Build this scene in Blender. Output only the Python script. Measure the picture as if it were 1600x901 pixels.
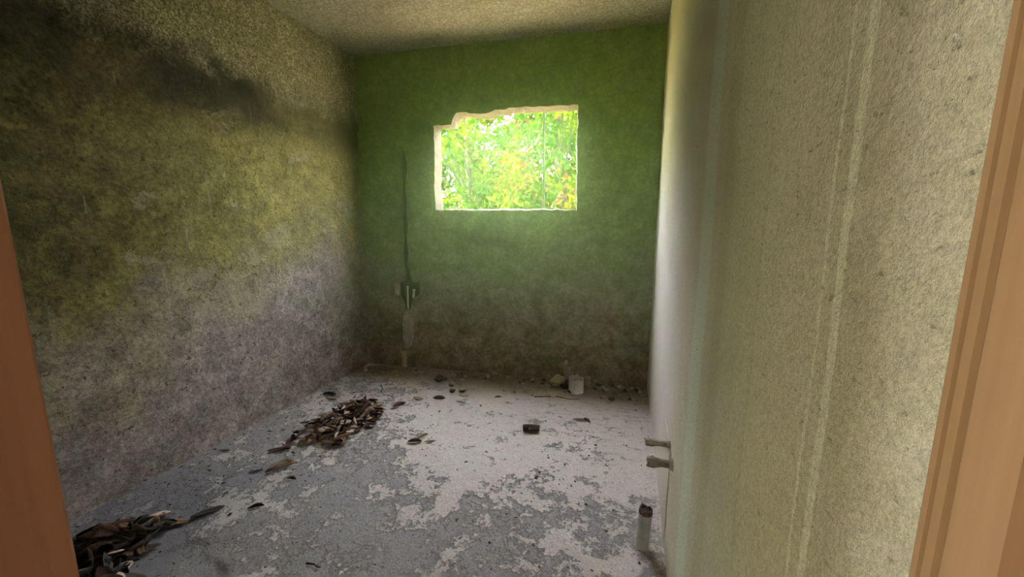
import bpy, bmesh, math, random
from mathutils import Vector, Matrix, noise
from mathutils.geometry import delaunay_2d_cdt

S = bpy.context.scene
COL = S.collection
for o in list(bpy.data.objects):
    bpy.data.objects.remove(o)
rnd = random.Random(7)

# ------------------------------------------------------------------ camera
F, PITCH = 620.0, math.atan(100 / 620)
YAW = math.atan(185 / math.hypot(620, 100))
CAMH = 1.35
cam = bpy.data.objects.new('camera', bpy.data.cameras.new('camera'))
COL.objects.link(cam)
cam.location = (0, 0, CAMH)
cam.rotation_euler = (math.pi / 2 - PITCH, 0, YAW)
cam.data.sensor_width = 36
cam.data.lens = 36 * F / 1600
cam.data.clip_start = 0.01
cam.data.clip_end = 200
S.camera = cam

# ------------------------------------------------------------------ sky, sun, exposure
HAZE = 0.15
SKY, SUN, EXPOSURE = 12.0, 45.0, 1.6
world = bpy.data.worlds.new('sky'); S.world = world
world.use_nodes = True
bg = world.node_tree.nodes['Background']
bg.inputs[0].default_value = (0.93, 0.97, 1.0, 1)
bg.inputs[1].default_value = SKY
sun = bpy.data.objects.new('sun', bpy.data.lights.new('sun', 'SUN'))
COL.objects.link(sun)
sun.data.energy = SUN
sun.data.angle = math.radians(1.0)
sun.data.color = (1.0, 0.95, 0.84)
sun.rotation_euler = Vector((0.62, 0.22, -0.75)).to_track_quat('-Z', 'Y').to_euler()
S.view_settings.view_transform = 'Standard'
S.view_settings.look = 'None'
S.view_settings.gamma = 1
S.view_settings.use_curve_mapping = False
S.view_settings.exposure = EXPOSURE
S.cycles.use_denoising = True
S.cycles.max_bounces = 8
S.cycles.diffuse_bounces = 5
S.cycles.sample_clamp_indirect = 12

# the room in metres: the camera stands in the doorway, x to the right, y into the room
XL, XR, ZC = -2.40, 0.198, 2.807
YF = 0.27                                   # room face of the wall with the door
BL, BR = Vector((XL, 3.207, 0)), Vector((XR, 3.377, 0))
EU = (BR - BL).normalized()                 # along the back wall
EN = Vector((EU.y, -EU.x, 0))               # its normal, into the room
WB = (BR - BL).length
FW = Vector((-math.sin(YAW) * math.cos(PITCH), math.cos(YAW) * math.cos(PITCH), -math.sin(PITCH)))
RT = Vector((math.cos(YAW), math.sin(YAW), 0))
UP = RT.cross(FW)
CAM = Vector((0, 0, CAMH))
def ray(x, y):
    return (FW * F + RT * (x - 800) + UP * (450.5 - y)).normalized()
def on_floor(x, y, z=0.0):
    d = ray(x, y); return CAM + d * ((z - CAMH) / d.z)
def on_back(x, y):                          # (u along the back wall, height)
    d = ray(x, y); t = (BL - CAM).dot(EN) / d.dot(EN)
    P = CAM + d * t; return ((P - BL).dot(EU), P.z)
def back(u, z, out=0.0):
    p = BL + EU * u + EN * out; return Vector((p.x, p.y, z))
def N(p, s, seed=0):
    return noise.noise(Vector((p[0] * s + seed * 7.3, p[1] * s - seed * 3.1, p[2] * s + seed * 1.7)))

# ------------------------------------------------------------------ material helpers
class G:
    def __init__(s, name, rough=0.9, spec=0.2):
        s.m = bpy.data.materials.new(name); s.m.use_nodes = True
        s.t = s.m.node_tree; s.n = s.t.nodes; s.l = s.t.links
        s.b = s.n['Principled BSDF']
        s.b.inputs['Roughness'].default_value = rough
        s.b.inputs['Specular IOR Level'].default_value = spec
        s.co = s.n.new('ShaderNodeNewGeometry').outputs['Position']
    def set(s, sock, v):
        if hasattr(v, 'is_output'): s.l.new(v, sock)
        elif isinstance(v, (tuple, list)) and len(v) == 3 and sock.type == 'RGBA': sock.default_value = (*v, 1)
        else: sock.default_value = v
    def noise(s, scale, detail=4, rough=0.55, vec=None, dist=0.0):
        q = s.n.new('ShaderNodeTexNoise')
        s.l.new(vec or s.co, q.inputs['Vector'])
        q.inputs['Scale'].default_value = scale; q.inputs['Detail'].default_value = detail
        q.inputs['Roughness'].default_value = rough; q.inputs['Distortion'].default_value = dist
        return q.outputs['Fac']
    def voro(s, scale, feature='F1', vec=None):
        q = s.n.new('ShaderNodeTexVoronoi'); q.feature = feature
        s.l.new(vec or s.co, q.inputs['Vector']); q.inputs['Scale'].default_value = scale
        return q.outputs['Distance']
    def stretch(s, x, y, z, off=(0, 0, 0)):
        q = s.n.new('ShaderNodeMapping'); s.l.new(s.co, q.inputs['Vector'])
        q.inputs['Scale'].default_value = (x, y, z); q.inputs['Location'].default_value = off
        return q.outputs[0]
    def xyz(s):
        q = s.n.new('ShaderNodeSeparateXYZ'); s.l.new(s.co, q.inputs[0]); return q.outputs
    def math(s, op, a, b=0.0, c=0.0, clamp=False):
        q = s.n.new('ShaderNodeMath'); q.operation = op; q.use_clamp = clamp
        for k, v in enumerate((a, b, c)): s.set(q.inputs[k], v)
        return q.outputs[0]
    def rng(s, v, a, b, c=0.0, d=1.0, smooth=True):
        q = s.n.new('ShaderNodeMapRange'); q.clamp = True
        if smooth: q.interpolation_type = 'SMOOTHSTEP'
        s.set(q.inputs[0], v)
        for k, x in zip((1, 2, 3, 4), (a, b, c, d)): q.inputs[k].default_value = x
        return q.outputs[0]
    def mix(s, f, a, b, mode='MIX'):
        q = s.n.new('ShaderNodeMix'); q.data_type = 'RGBA'; q.blend_type = mode
        s.set(q.inputs[0], f); s.set(q.inputs[6], a); s.set(q.inputs[7], b)
        return q.outputs[2]
    def band(s, v, centre, half, soft, wob=None, amt=0.0):
        # 1 inside |v - centre| < half
        if wob is not None: v = s.math('ADD', v, s.math('MULTIPLY', s.math('SUBTRACT', wob, 0.5), amt))
        return s.rng(s.math('ABSOLUTE', s.math('SUBTRACT', v, centre)), half, half + soft, 1, 0)
    def bump(s, h, strength=0.5, dist=0.01, prev=None):
        q = s.n.new('ShaderNodeBump'); s.set(q.inputs['Height'], h)
        q.inputs['Strength'].default_value = strength; q.inputs['Distance'].default_value = dist
        if prev is not None: s.l.new(prev, q.inputs['Normal'])
        return q.outputs[0]
    def grain(s, c, scale, lo=0.6, hi=1.25, a=0.35, b=0.65, detail=3):
        q = s.rng(s.noise(scale, detail, 0.75), a, b, lo, hi)
        v = s.n.new('ShaderNodeCombineColor')
        for k in range(3): s.l.new(q, v.inputs[k])
        return s.mix(1.0, c, v.outputs[0], 'MULTIPLY')
    def out(s, col, normal=None, rough=None):
        s.set(s.b.inputs['Base Color'], col)
        if normal is not None: s.l.new(normal, s.b.inputs['Normal'])
        if rough is not None: s.set(s.b.inputs['Roughness'], rough)
        return s.m
def local(g):
    g.co = g.n.new('ShaderNodeTexCoord').outputs['Object']; return g
def per_object(g):
    return g.n.new('ShaderNodeObjectInfo').outputs['Random']

# ------------------------------------------------------------------ surface materials
def mat_left():
    g = G('stained_plaster'); x, y, z = g.xyz()
    n1, n2, n3 = g.noise(1.6, 6, 0.6), g.noise(7, 6, 0.65), g.noise(60, 4, 0.7)
    n4 = g.noise(85, 4, 0.8)
    # bare grey plaster low down, olive algae above it, coarse pale render on top
    grey = g.mix(g.rng(n2, 0.3, 0.7), (0.27, 0.24, 0.21), (0.44, 0.39, 0.35))
    olive = g.mix(g.rng(n2, 0.3, 0.7), (0.19, 0.17, 0.045), (0.37, 0.325, 0.105))
    zz = g.math('ADD', z, g.math('MULTIPLY', g.math('SUBTRACT', n1, 0.5), 1.3))
    zz = g.math('ADD', zz, g.math('MULTIPLY', g.math('SUBTRACT', n2, 0.5), 0.7))
    zz = g.math('SUBTRACT', zz, g.rng(y, 1.2, 2.6, -0.25, 0.20))
    c = g.mix(g.rng(zz, 0.55, 1.35), grey, olive)
    # pale scuffs
    sc = g.rng(g.noise(3.2, 8, 0.72, g.stretch(1, 1, 1, (4, 2, 9))), 0.60, 0.72)
    c = g.mix(g.math('MULTIPLY', sc, 0.35), c, (0.40, 0.38, 0.30))
    coarse = g.mix(g.rng(n4, 0.38, 0.62), (0.13, 0.13, 0.05), (0.70, 0.68, 0.39))
    zc = g.math('ADD', z, g.math('MULTIPLY', g.math('SUBTRACT', n2, 0.5), 0.22))
    up = g.rng(zc, 2.16, 2.26)
    c = g.mix(up, c, coarse)
    # black mould: a tide line along the joint, and a large patch near the door
    tide = g.math('MULTIPLY', g.band(z, 2.13, 0.05, 0.22, n2, 0.45), g.rng(n1, 0.25, 0.6, 0.45, 0.95))
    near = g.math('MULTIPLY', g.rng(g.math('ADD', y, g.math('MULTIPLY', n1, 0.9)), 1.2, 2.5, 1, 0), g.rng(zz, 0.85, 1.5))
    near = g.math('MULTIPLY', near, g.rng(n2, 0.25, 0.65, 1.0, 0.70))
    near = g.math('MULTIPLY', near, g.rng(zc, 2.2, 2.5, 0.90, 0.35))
    c = g.mix(tide, c, (0.035, 0.036, 0.02))
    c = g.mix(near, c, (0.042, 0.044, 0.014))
    sp = g.math('MULTIPLY', g.rng(n3, 0.60, 0.70), g.rng(n2, 0.40, 0.60))
    c = g.mix(g.math('MULTIPLY', sp, 0.6), c, (0.05, 0.047, 0.02))
    # cracks and runs
    run = g.rng(g.noise(5, 3, 0.5, g.stretch(1, 5.5, 0.35)), 0.66, 0.72)
    c = g.mix(g.math('MULTIPLY', run, 0.30), c, (0.42, 0.41, 0.38))
    c = g.grain(c, 48, 0.72, 1.22); c = g.grain(c, 13, 0.82, 1.15, 0.4, 0.6, detail=7)
    pa = g.rng(g.noise(3.6, 9, 0.66, g.stretch(1, 1, 1.25, (1, 4, 7))), 0.505, 0.53)
    c = g.mix(g.math('MULTIPLY', pa, 0.18), c, (0.10, 0.09, 0.05))
    pb = g.rng(g.noise(2.4, 9, 0.62, g.stretch(1, 1, 1.6, (6, 0, 3))), 0.575, 0.59)
    c = g.mix(g.math('MULTIPLY', pb, g.rng(z, 1.9, 2.1, 0.26, 0.0)), c, (0.52, 0.48, 0.36))
    pt = g.rng(g.noise(32, 5, 0.72), 0.605, 0.635)
    c = g.mix(g.math('MULTIPLY', pt, 0.75), c, (0.045, 0.04, 0.022))
    ck = g.rng(g.math('ABSOLUTE', g.math('SUBTRACT', g.noise(2.6, 7, 0.7, g.stretch(1, 1, .7, (3, 8, 2))), 0.5)), 0.0, 0.006, 1, 0)
    ck = g.math('MULTIPLY', ck, g.rng(g.noise(4, 2), 0.55, 0.62))
    c = g.mix(g.math('MULTIPLY', ck, 0.75), c, (0.03, 0.028, 0.018))
    h = g.math('ADD', g.math('MULTIPLY', n3, 0.6), g.math('MULTIPLY', n4, g.rng(z, 2.1, 2.25, 0.25, 1.2)))
    hb = g.math('ADD', g.noise(14, 8, 0.75), g.math('SUBTRACT', g.math('MULTIPLY', pb, 0.25), g.math('ADD', g.math('MULTIPLY', pt, 0.35), g.math('MULTIPLY', pa, 0.15))))
    nb = g.bump(hb, 0.9, 0.025)
    return g.out(c, g.bump(h, 1.0, 0.014, nb))

def mat_right():
    g = G('scraped_plaster'); x, y, z = g.xyz()
    n1, n2, n3 = g.noise(1.8, 5, 0.6), g.noise(9, 6, 0.65), g.noise(140, 4, 0.75)
    c = g.mix(g.rng(n2, 0.3, 0.7), (0.48, 0.445, 0.32), (0.60, 0.56, 0.435))
    c = g.mix(g.rng(g.math('ADD', y, g.math('MULTIPLY', n1, 0.3)), 0.55, 0.85, 0, 1), c, g.mix(0.5, c, (0.80, 0.76, 0.58)))  # paler past the door, colour raised to make up for weak window light
    al = g.rng(g.noise(1.1, 5, 0.6, g.stretch(1, 1, 0.5, (0, 3, 1))), 0.40, 0.62)
    c = g.mix(g.math('MULTIPLY', al, 0.55), c, (0.58, 0.54, 0.32))
    # algae on the upper part by the window
    far = g.math('MULTIPLY', g.rng(g.math('ADD', z, g.math('MULTIPLY', n1, 0.8)), 1.75, 2.3), g.rng(y, 0.9, 2.4))
    c = g.mix(g.math('MULTIPLY', far, 0.7), c, (0.46, 0.46, 0.16))
    # paler low down towards the corner: grazing window light put into the colour
    pale = g.math('MULTIPLY', g.rng(g.math('ADD', z, g.math('MULTIPLY', n1, 0.8)), 1.5, 2.1, 1, 0), g.rng(y, 1.25, 1.9))
    c = g.mix(g.math('MULTIPLY', pale, 0.85), c, (0.66, 0.61, 0.56))
    # white and greenish run marks from top to bottom
    w = g.noise(3.0, 6, 0.65, g.stretch(0, 0, 1))
    w2 = g.noise(40, 4, 0.7, g.stretch(0, 1, 1))
    wob = g.math('ADD', g.math('MULTIPLY', w, 0.75), g.math('MULTIPLY', w2, 0.25))
    for yc, half, soft, amt, k, colr in ((0.456, 0.0065, 0.003, 0.024, 0.75, (0.78, 0.77, 0.62)), (0.490, 0.0022, 0.002, 0.018, 0.6, (0.78, 0.77, 0.62)),
                                         (0.505, 0.002, 0.004, 0.03, 0.35, (0.58, 0.58, 0.46)), (0.86, 0.02, 0.02, 0.10, 0.35, (0.66, 0.65, 0.47)),
                                         (1.20, 0.055, 0.05, 0.06, 0.75, (0.70, 0.74, 0.57)), (0.72, 0.006, 0.006, 0.05, 0.4, (0.58, 0.58, 0.46)),
                                         (0.70, 0.004, 0.006, 0.05, 0.4, (0.50, 0.47, 0.29)), (0.98, 0.03, 0.04, 0.06, 0.45, (0.50, 0.47, 0.28))):
        c = g.mix(g.math('MULTIPLY', g.band(y, yc, half, soft, wob, amt), k), c, colr)
    # pale scabs by the door
    scab = g.math('MULTIPLY', g.rng(g.noise(38, 6, 0.7), 0.60, 0.66), g.rng(g.noise(6, 2), 0.48, 0.60))
    scab = g.math('MULTIPLY', scab, g.rng(y, 0.36, 0.46, 1, 0.15))
    c = g.mix(g.math('MULTIPLY', scab, 0.7), c, (0.72, 0.69, 0.60))
    pit = g.rng(g.noise(75, 5, 0.7, g.stretch(1, 0.7, 1.5)), 0.62, 0.68)
    c = g.mix(g.math('MULTIPLY', pit, 0.6), c, (0.22, 0.19, 0.125))
    flk = g.rng(g.noise(95, 4, 0.7, g.stretch(1, 0.7, 1.4, (3, 1, 4))), 0.67, 0.71)
    c = g.mix(g.math('MULTIPLY', flk, 0.7), c, (0.75, 0.70, 0.58))
    c = g.grain(c, 130, 0.86, 1.10); c = g.grain(c, 420, 0.88, 1.10, detail=2)
    h = g.math('ADD', g.noise(220, 3, 0.7), g.math('MULTIPLY', scab, 1.2))
    h = g.math('SUBTRACT', h, g.math('MULTIPLY', pit, 0.7))
    nb = g.bump(g.noise(34, 7, 0.75), 0.8, 0.010)
    return g.out(c, g.bump(h, 0.9, 0.005, nb))

def mat_back():
    g = G('green_glow_plaster'); x, y, z = g.xyz()
    n1, n2, n3 = g.noise(2.2, 5, 0.6), g.noise(8, 6, 0.62), g.noise(70, 4, 0.7)
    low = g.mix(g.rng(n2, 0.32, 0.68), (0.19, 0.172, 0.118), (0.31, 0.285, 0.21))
    green = g.mix(g.rng(n2, 0.3, 0.7), (0.15, 0.25, 0.04), (0.23, 0.35, 0.065))  # upper wall: the window's green glow put into the wall colour
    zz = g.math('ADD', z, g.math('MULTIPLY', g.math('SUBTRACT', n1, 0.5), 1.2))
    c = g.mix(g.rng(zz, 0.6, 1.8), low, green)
    # smears of mortar along the block courses
    blot = g.rng(g.noise(4.5, 4, 0.5, g.stretch(0.8, 0.8, 1.5)), 0.52, 0.60)
    c = g.mix(g.math('MULTIPLY', blot, g.rng(z, 0.6, 1.5, 0.30, 0.10)), c, (0.40, 0.37, 0.30))
    dk = g.rng(g.noise(3.0, 5, 0.6, g.stretch(0.7, 0.7, 1.3, (5, 1, 2))), 0.55, 0.70)
    c = g.mix(g.math('MULTIPLY', dk, 0.45), c, (0.075, 0.07, 0.042))
    c = g.grain(c, 40, 0.75, 1.2); c = g.grain(c, 12, 0.8, 1.18, detail=6)
    # fresh grey cement around the low pipe outlet
    nb = g.bump(g.noise(9, 5, 0.6), 0.35, 0.02)
    return g.out(c, g.bump(n3, 0.35, 0.006, nb))

def mat_ceiling():
    g = G('rough_ceiling_render')
    n2, n3 = g.noise(2.5, 5, 0.6), g.noise(95, 4, 0.75, g.stretch(0.7, 1.5, 1))
    c = g.mix(g.rng(n3, 0.36, 0.64), (0.28, 0.28, 0.175), (0.58, 0.58, 0.42))
    c = g.mix(g.rng(n2, 0.45, 0.7, 0, 0.5), c, (0.30, 0.28, 0.18))
    fl = g.rng(g.noise(9, 4, 0.6), 0.70, 0.74)
    c = g.mix(g.math('MULTIPLY', fl, 0.7), c, (0.62, 0.56, 0.42))
    c = g.grain(c, 60, 0.6, 1.3)
    return g.out(c, g.bump(n3, 1.0, 0.012, g.bump(g.noise(20, 5, 0.7), 0.5, 0.012)))

def mat_floor():
    g = G('worn_cement_floor'); x, y, z = g.xyz()
    n1, n2, n3, n4 = g.noise(1.3, 4, 0.55), g.noise(6.5, 10, 0.74), g.noise(110, 4, 0.75), g.noise(34, 6, 0.75)
    dark = g.mix(g.rng(n3, 0.35, 0.65), (0.24, 0.228, 0.238), (0.37, 0.35, 0.362))
    light = g.mix(g.rng(n3, 0.3, 0.7), (0.47, 0.425, 0.41), (0.66, 0.60, 0.585))
    m = g.math('ADD', g.math('MULTIPLY', n2, 0.75), g.math('MULTIPLY', n1, 0.45))
    m = g.math('ADD', m, g.math('MULTIPLY', g.rng(x, -2.2, -0.3, -0.5, 0.5), 0.07))
    m = g.math('ADD', m, g.math('MULTIPLY', g.rng(y, 1.2, 2.5, -0.5, 0.5), 0.10))
    m = g.math('ADD', m, g.math('MULTIPLY', g.math('SUBTRACT', n4, 0.5), 0.30))
    mk = g.rng(m, 0.555, 0.615)
    c = g.mix(mk, dark, light)
    c = g.mix(g.math('MULTIPLY', g.rng(g.noise(17, 7, 0.75), 0.50, 0.64), 0.45), c, (0.44, 0.42, 0.40))
    # trowel drag marks near the back right
    tr = g.math('MULTIPLY', g.rng(g.noise(5, 6, 0.7, g.stretch(1.2, 7, 1)), 0.55, 0.62), g.math('MULTIPLY', g.rng(x, -1.1, -0.5), g.rng(y, 1.9, 2.4)))
    c = g.mix(g.math('MULTIPLY', tr, 0.6), c, (0.25, 0.23, 0.21))
    # silty brown with shade painted in along the back wall; slate-grey by the left wall
    silt_shade = g.rng(g.math('ADD', y, g.math('MULTIPLY', g.math('SUBTRACT', n2, 0.5), 0.5)), 2.75, 3.1)
    c = g.mix(g.math('MULTIPLY', silt_shade, 0.75), c, (0.29, 0.25, 0.20))
    slate_zone = g.math('MULTIPLY', g.rng(g.math('ADD', x, g.math('MULTIPLY', n1, 0.9)), -1.45, -0.95, 1, 0), g.rng(y, 1.2, 1.9, 1, 0))
    c = g.mix(g.math('MULTIPLY', slate_zone, 0.62), c, (0.125, 0.13, 0.155))
    fleck = g.rng(g.noise(55, 3, 0.6), 0.68, 0.71)
    c = g.mix(g.math('MULTIPLY', fleck, 0.6), c, (0.07, 0.06, 0.055))
    h = g.math('ADD', g.math('MULTIPLY', mk, 0.5), g.math('ADD', g.math('MULTIPLY', n3, 0.35), g.math('MULTIPLY', n4, 0.35)))
    return g.out(c, g.bump(h, 0.9, 0.014), 0.88)

def mat_simple(name, a, b, scale=20, bump=0.4, rough=0.85, dist=0.005, loc=True, vary=0.0, detail=5, spec=0.2):
    g = G(name, rough, spec)
    if loc: local(g)
    n = g.noise(scale, detail, 0.65)
    c = g.mix(g.rng(n, 0.32, 0.68), a, b)
    if vary:
        r = per_object(g)
        q = g.n.new('ShaderNodeHueSaturation'); g.l.new(c, q.inputs['Color'])
        g.l.new(g.rng(r, 0, 1, 1 - vary, 1 + vary, False), q.inputs['Value']); c = q.outputs[0]
    return g.out(c, g.bump(n, bump, dist))

def mat_wood(name, a, b):
    g = local(G(name, 0.55, 0.35))
    v = g.stretch(30, 30, 1.2)
    n = g.noise(1.0, 6, 0.65, v)
    c = g.mix(g.rng(n, 0.3, 0.7), a, b)
    scr = g.rng(g.noise(18, 3, 0.6), 0.70, 0.73)
    c = g.mix(g.math('MULTIPLY', scr, 0.5), c, (0.62, 0.42, 0.27))
    return g.out(c, g.bump(n, 0.12, 0.002))

M = {
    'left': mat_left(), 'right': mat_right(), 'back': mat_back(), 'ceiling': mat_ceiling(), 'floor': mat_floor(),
    'front': mat_simple('bare_plaster', (0.26, 0.24, 0.18), (0.36, 0.33, 0.26), 8, loc=False),
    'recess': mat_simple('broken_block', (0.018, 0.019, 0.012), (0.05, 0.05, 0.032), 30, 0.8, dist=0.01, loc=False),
    'reveal': mat_simple('broken_mortar', (0.075, 0.068, 0.040), (0.15, 0.135, 0.085), 30, 0.8, dist=0.01, loc=False),
    'mortar': mat_simple('fresh_mortar', (0.29, 0.26, 0.215), (0.44, 0.405, 0.35), 25, 0.6, loc=False),
    'jamb_r': mat_wood('tan_varnished_wood', (0.185, 0.104, 0.048), (0.225, 0.132, 0.066)),
    'jamb_l': mat_wood('red_brown_wood', (0.27, 0.11, 0.062), (0.34, 0.15, 0.088)),
    'pvc': mat_simple('dusty_white_pvc', (0.64, 0.62, 0.58), (0.80, 0.78, 0.74), 12, 0.1, 0.55),
    'pvc_cream': mat_simple('cream_pvc', (0.46, 0.41, 0.27), (0.60, 0.54, 0.37), 14, 0.1, 0.55),
    'pvc_grey': mat_simple('grey_pvc', (0.36, 0.37, 0.37), (0.46, 0.47, 0.465), 12, 0.15, 0.6),
    'grime': mat_simple('grime', (0.07, 0.06, 0.05), (0.16, 0.14, 0.12), 60, 0.6),
    'stub': mat_simple('mortar_caked_pipe', (0.22, 0.19, 0.165), (0.34, 0.30, 0.26), 60, 0.8),
    'stone': mat_simple('rubble_stone', (0.27, 0.245, 0.20), (0.50, 0.455, 0.375), 18, 0.6, vary=0.35),
    'stone_tan': mat_simple('tan_rubble', (0.33, 0.26, 0.19), (0.52, 0.43, 0.33), 22, 0.8),
    'grit': mat_simple('grit', (0.07, 0.06, 0.05), (0.20, 0.175, 0.15), 40, 0.3, loc=False),
    'grit_pale': mat_simple('pale_grit', (0.42, 0.38, 0.33), (0.60, 0.56, 0.50), 40, 0.3, loc=False),
    'leaf_dark': mat_simple('dry_leaf_dark_brown', (0.032, 0.019, 0.014), (0.10, 0.055, 0.036), 25, 0.4, 0.7, vary=0.5),
    'leaf_brown': mat_simple('dry_leaf_brown', (0.14, 0.075, 0.045), (0.28, 0.165, 0.105), 25, 0.4, 0.7, vary=0.4),
    'leaf_pale': mat_simple('dry_leaf_pale', (0.38, 0.27, 0.20), (0.56, 0.43, 0.34), 25, 0.4, 0.7, vary=0.25),
    'leaf_slate': mat_simple('dry_leaf_slate', (0.03, 0.028, 0.025), (0.085, 0.075, 0.065), 25, 0.4, 0.75, vary=0.5),
    'bark': mat_simple('bark', (0.010, 0.009, 0.005), (0.026, 0.022, 0.012), 14, 0.8, dist=0.02),
    'cable': mat_simple('black_cable', (0.012, 0.014, 0.010), (0.03, 0.032, 0.024), 30, 0.1, 0.5),
    'soil': mat_simple('sunlit_soil', (0.30, 0.24, 0.14), (0.45, 0.38, 0.24), 2.0, 0.6, dist=0.03, loc=False),
    'paving': mat_simple('yard_concrete', (0.40, 0.38, 0.34), (0.50, 0.48, 0.43), 3.0, 0.3, loc=False),
}
def mat_foliage(name, a, b, trans):
    g = local(G(name, 0.6, 0.04))
    r = g.noise(1.3, 3, 0.6)
    c = g.mix(g.rng(r, 0.35, 0.65), a, b)
    g.set(g.b.inputs['Base Color'], c)
    t = g.n.new('ShaderNodeBsdfTranslucent'); g.set(t.inputs['Color'], g.mix(0.5, c, trans))
    mx = g.n.new('ShaderNodeMixShader'); mx.inputs[0].default_value = 0.45
    g.l.new(g.b.outputs[0], mx.inputs[1]); g.l.new(t.outputs[0], mx.inputs[2])
    g.l.new(mx.outputs[0], g.n['Material Output'].inputs['Surface'])
    return g.m
M['fol_green'] = mat_foliage('leaf_mid_green', (0.004, 0.028, 0.0004), (0.011, 0.045, 0.0005), (0.02, 0.07, 0.0006))
M['fol_yellow'] = mat_foliage('leaf_yellow_green', (0.033, 0.062, 0.0005), (0.054, 0.084, 0.0008), (0.08, 0.115, 0.001))
M['fol_red'] = mat_foliage('leaf_russet', (0.036, 0.014, 0.005), (0.05, 0.02, 0.008), (0.07, 0.033, 0.012))

# ------------------------------------------------------------------ mesh helpers
def mesh_obj(name, verts, faces, mat, parent=None, smooth=False, **props):
    me = bpy.data.meshes.new(name)
    me.from_pydata([tuple(v) for v in verts], [], faces)
    me.materials.append(mat if not isinstance(mat, str) else M[mat])
    if smooth: me.shade_smooth()
    o = bpy.data.objects.new(name, me); COL.objects.link(o)
    if parent is not None: o.parent = parent
    for k, v in props.items(): o[k] = v
    return o
def empty(name, loc=(0, 0, 0), **props):
    o = bpy.data.objects.new(name, None); COL.objects.link(o); o.location = loc
    o.empty_display_size = 0.05
    for k, v in props.items(): o[k] = v
    return o
def grid(name, O, U, V, nu, nv, nrm, fn, mat, thick=0.0, **props):
    """A relief surface: O + U*u + V*v pushed along nrm by fn(point), closed to a slab of the given thickness."""
    vs, fs = [], []
    for j in range(nv + 1):
        for i in range(nu + 1):
            p = O + U * (i / nu) + V * (j / nv)
            vs.append(p + nrm * fn(p))
    w = nu + 1
    flip = U.cross(V).dot(nrm) < 0
    for j in range(nv):
        for i in range(nu):
            a = j * w + i
            q = (a, a + 1, a + w + 1, a + w)
            fs.append(q[::-1] if flip else q)
    if thick:
        k = len(vs)
        for p in (O, O + U, O + U + V, O + V): vs.append(p - nrm * thick)
        rim = [list(range(0, w)), [j * w + nu for j in range(nv + 1)], list(range(nv * w + nu, nv * w - 1, -1)), [j * w for j in range(nv, -1, -1)]]
        for e, edge in enumerate(rim):
            f = (k + (e + 1) % 4, k + e) + tuple(edge)
            fs.append(f if not flip else f[::-1])
        f = (k + 3, k + 2, k + 1, k)
        fs.append(f if not flip else f[::-1])
    return mesh_obj(name, vs, fs, mat, smooth=True, **props)
def box_data(c, s, vs, fs):
    k = len(vs)
    for dz in (-1, 1):
        for dx, dy in ((-1, -1), (1, -1), (1, 1), (-1, 1)):
            vs.append(Vector((c[0] + dx * s[0] / 2, c[1] + dy * s[1] / 2, c[2] + dz * s[2] / 2)))
    for f in ((3, 2, 1, 0), (4, 5, 6, 7), (0, 1, 5, 4), (1, 2, 6, 5), (2, 3, 7, 6), (3, 0, 4, 7)):
        fs.append(tuple(k + i for i in f))
def prism(name, poly, z0, z1, mat, parent=None, **props):
    """A plan outline (counter-clockwise) raised from z0 to z1."""
    n = len(poly)
    vs = [Vector((x, y, z0)) for x, y in poly] + [Vector((x, y, z1)) for x, y in poly]
    fs = [tuple(range(n - 1, -1, -1)), tuple(range(n, 2 * n))]
    fs += [(i, (i + 1) % n, n + (i + 1) % n, n + i) for i in range(n)]
    return mesh_obj(name, vs, fs, mat, parent, **props)
def tube(name, pts, rad, mat, parent=None, seg=12, inner=None, jag=0.0, jagged_end=True, smooth=True, **props):
    """A pipe along pts; inner = bore radius leaves it hollow at its far end; jag roughens that rim."""
    vs, fs = [], []
    rr = rad if isinstance(rad, (list, tuple)) else [rad] * len(pts)
    pts = [Vector(p) for p in pts]
    def frame(d):
        a = Vector((0, 0, 1)) if abs(d.z) < 0.9 else Vector((1, 0, 0))
        x = d.cross(a).normalized(); return x, d.cross(x).normalized()
    for i, p in enumerate(pts):
        d = (pts[min(i + 1, len(pts) - 1)] - pts[max(i - 1, 0)]).normalized()
        x, y = frame(d)
        for k in range(seg):
            t = 2 * math.pi * k / seg
            off = d * (jag * (rnd.random() - 0.7)) if (jag and i == len(pts) - 1) else Vector()
            vs.append(p + (x * math.cos(t) + y * math.sin(t)) * rr[i] + off)
    n = len(pts)
    for i in range(n - 1):
        for k in range(seg):
            k2 = (k + 1) % seg
            fs.append((i * seg + k, i * seg + k2, (i + 1) * seg + k2, (i + 1) * seg + k))
    fs.append(tuple(range(seg - 1, -1, -1)))
    if inner is None:
        fs.append(tuple((n - 1) * seg + k for k in range(seg)))
    else:
        d = (pts[-1] - pts[-2]).normalized(); x, y = frame(d)
        top = (n - 1) * seg; a = len(vs)
        for k in range(seg):
            t = 2 * math.pi * k / seg
            lift = (vs[top + k] - pts[-1]).dot(d)
            vs.append(pts[-1] + (x * math.cos(t) + y * math.sin(t)) * inner + d * lift)
        b = len(vs); depth = min((pts[-1] - pts[0]).length * 0.8, 0.12)
        for k in range(seg):
            t = 2 * math.pi * k / seg
            vs.append(pts[-1] + (x * math.cos(t) + y * math.sin(t)) * inner - d * depth)
        for k in range(seg):
            k2 = (k + 1) % seg
            fs.append((top + k, top + k2, a + k2, a + k)); fs.append((a + k, a + k2, b + k2, b + k))
        fs.append(tuple(b + k for k in range(seg)))
    return mesh_obj(name, vs, fs, mat, parent, smooth=False, **props)
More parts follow.
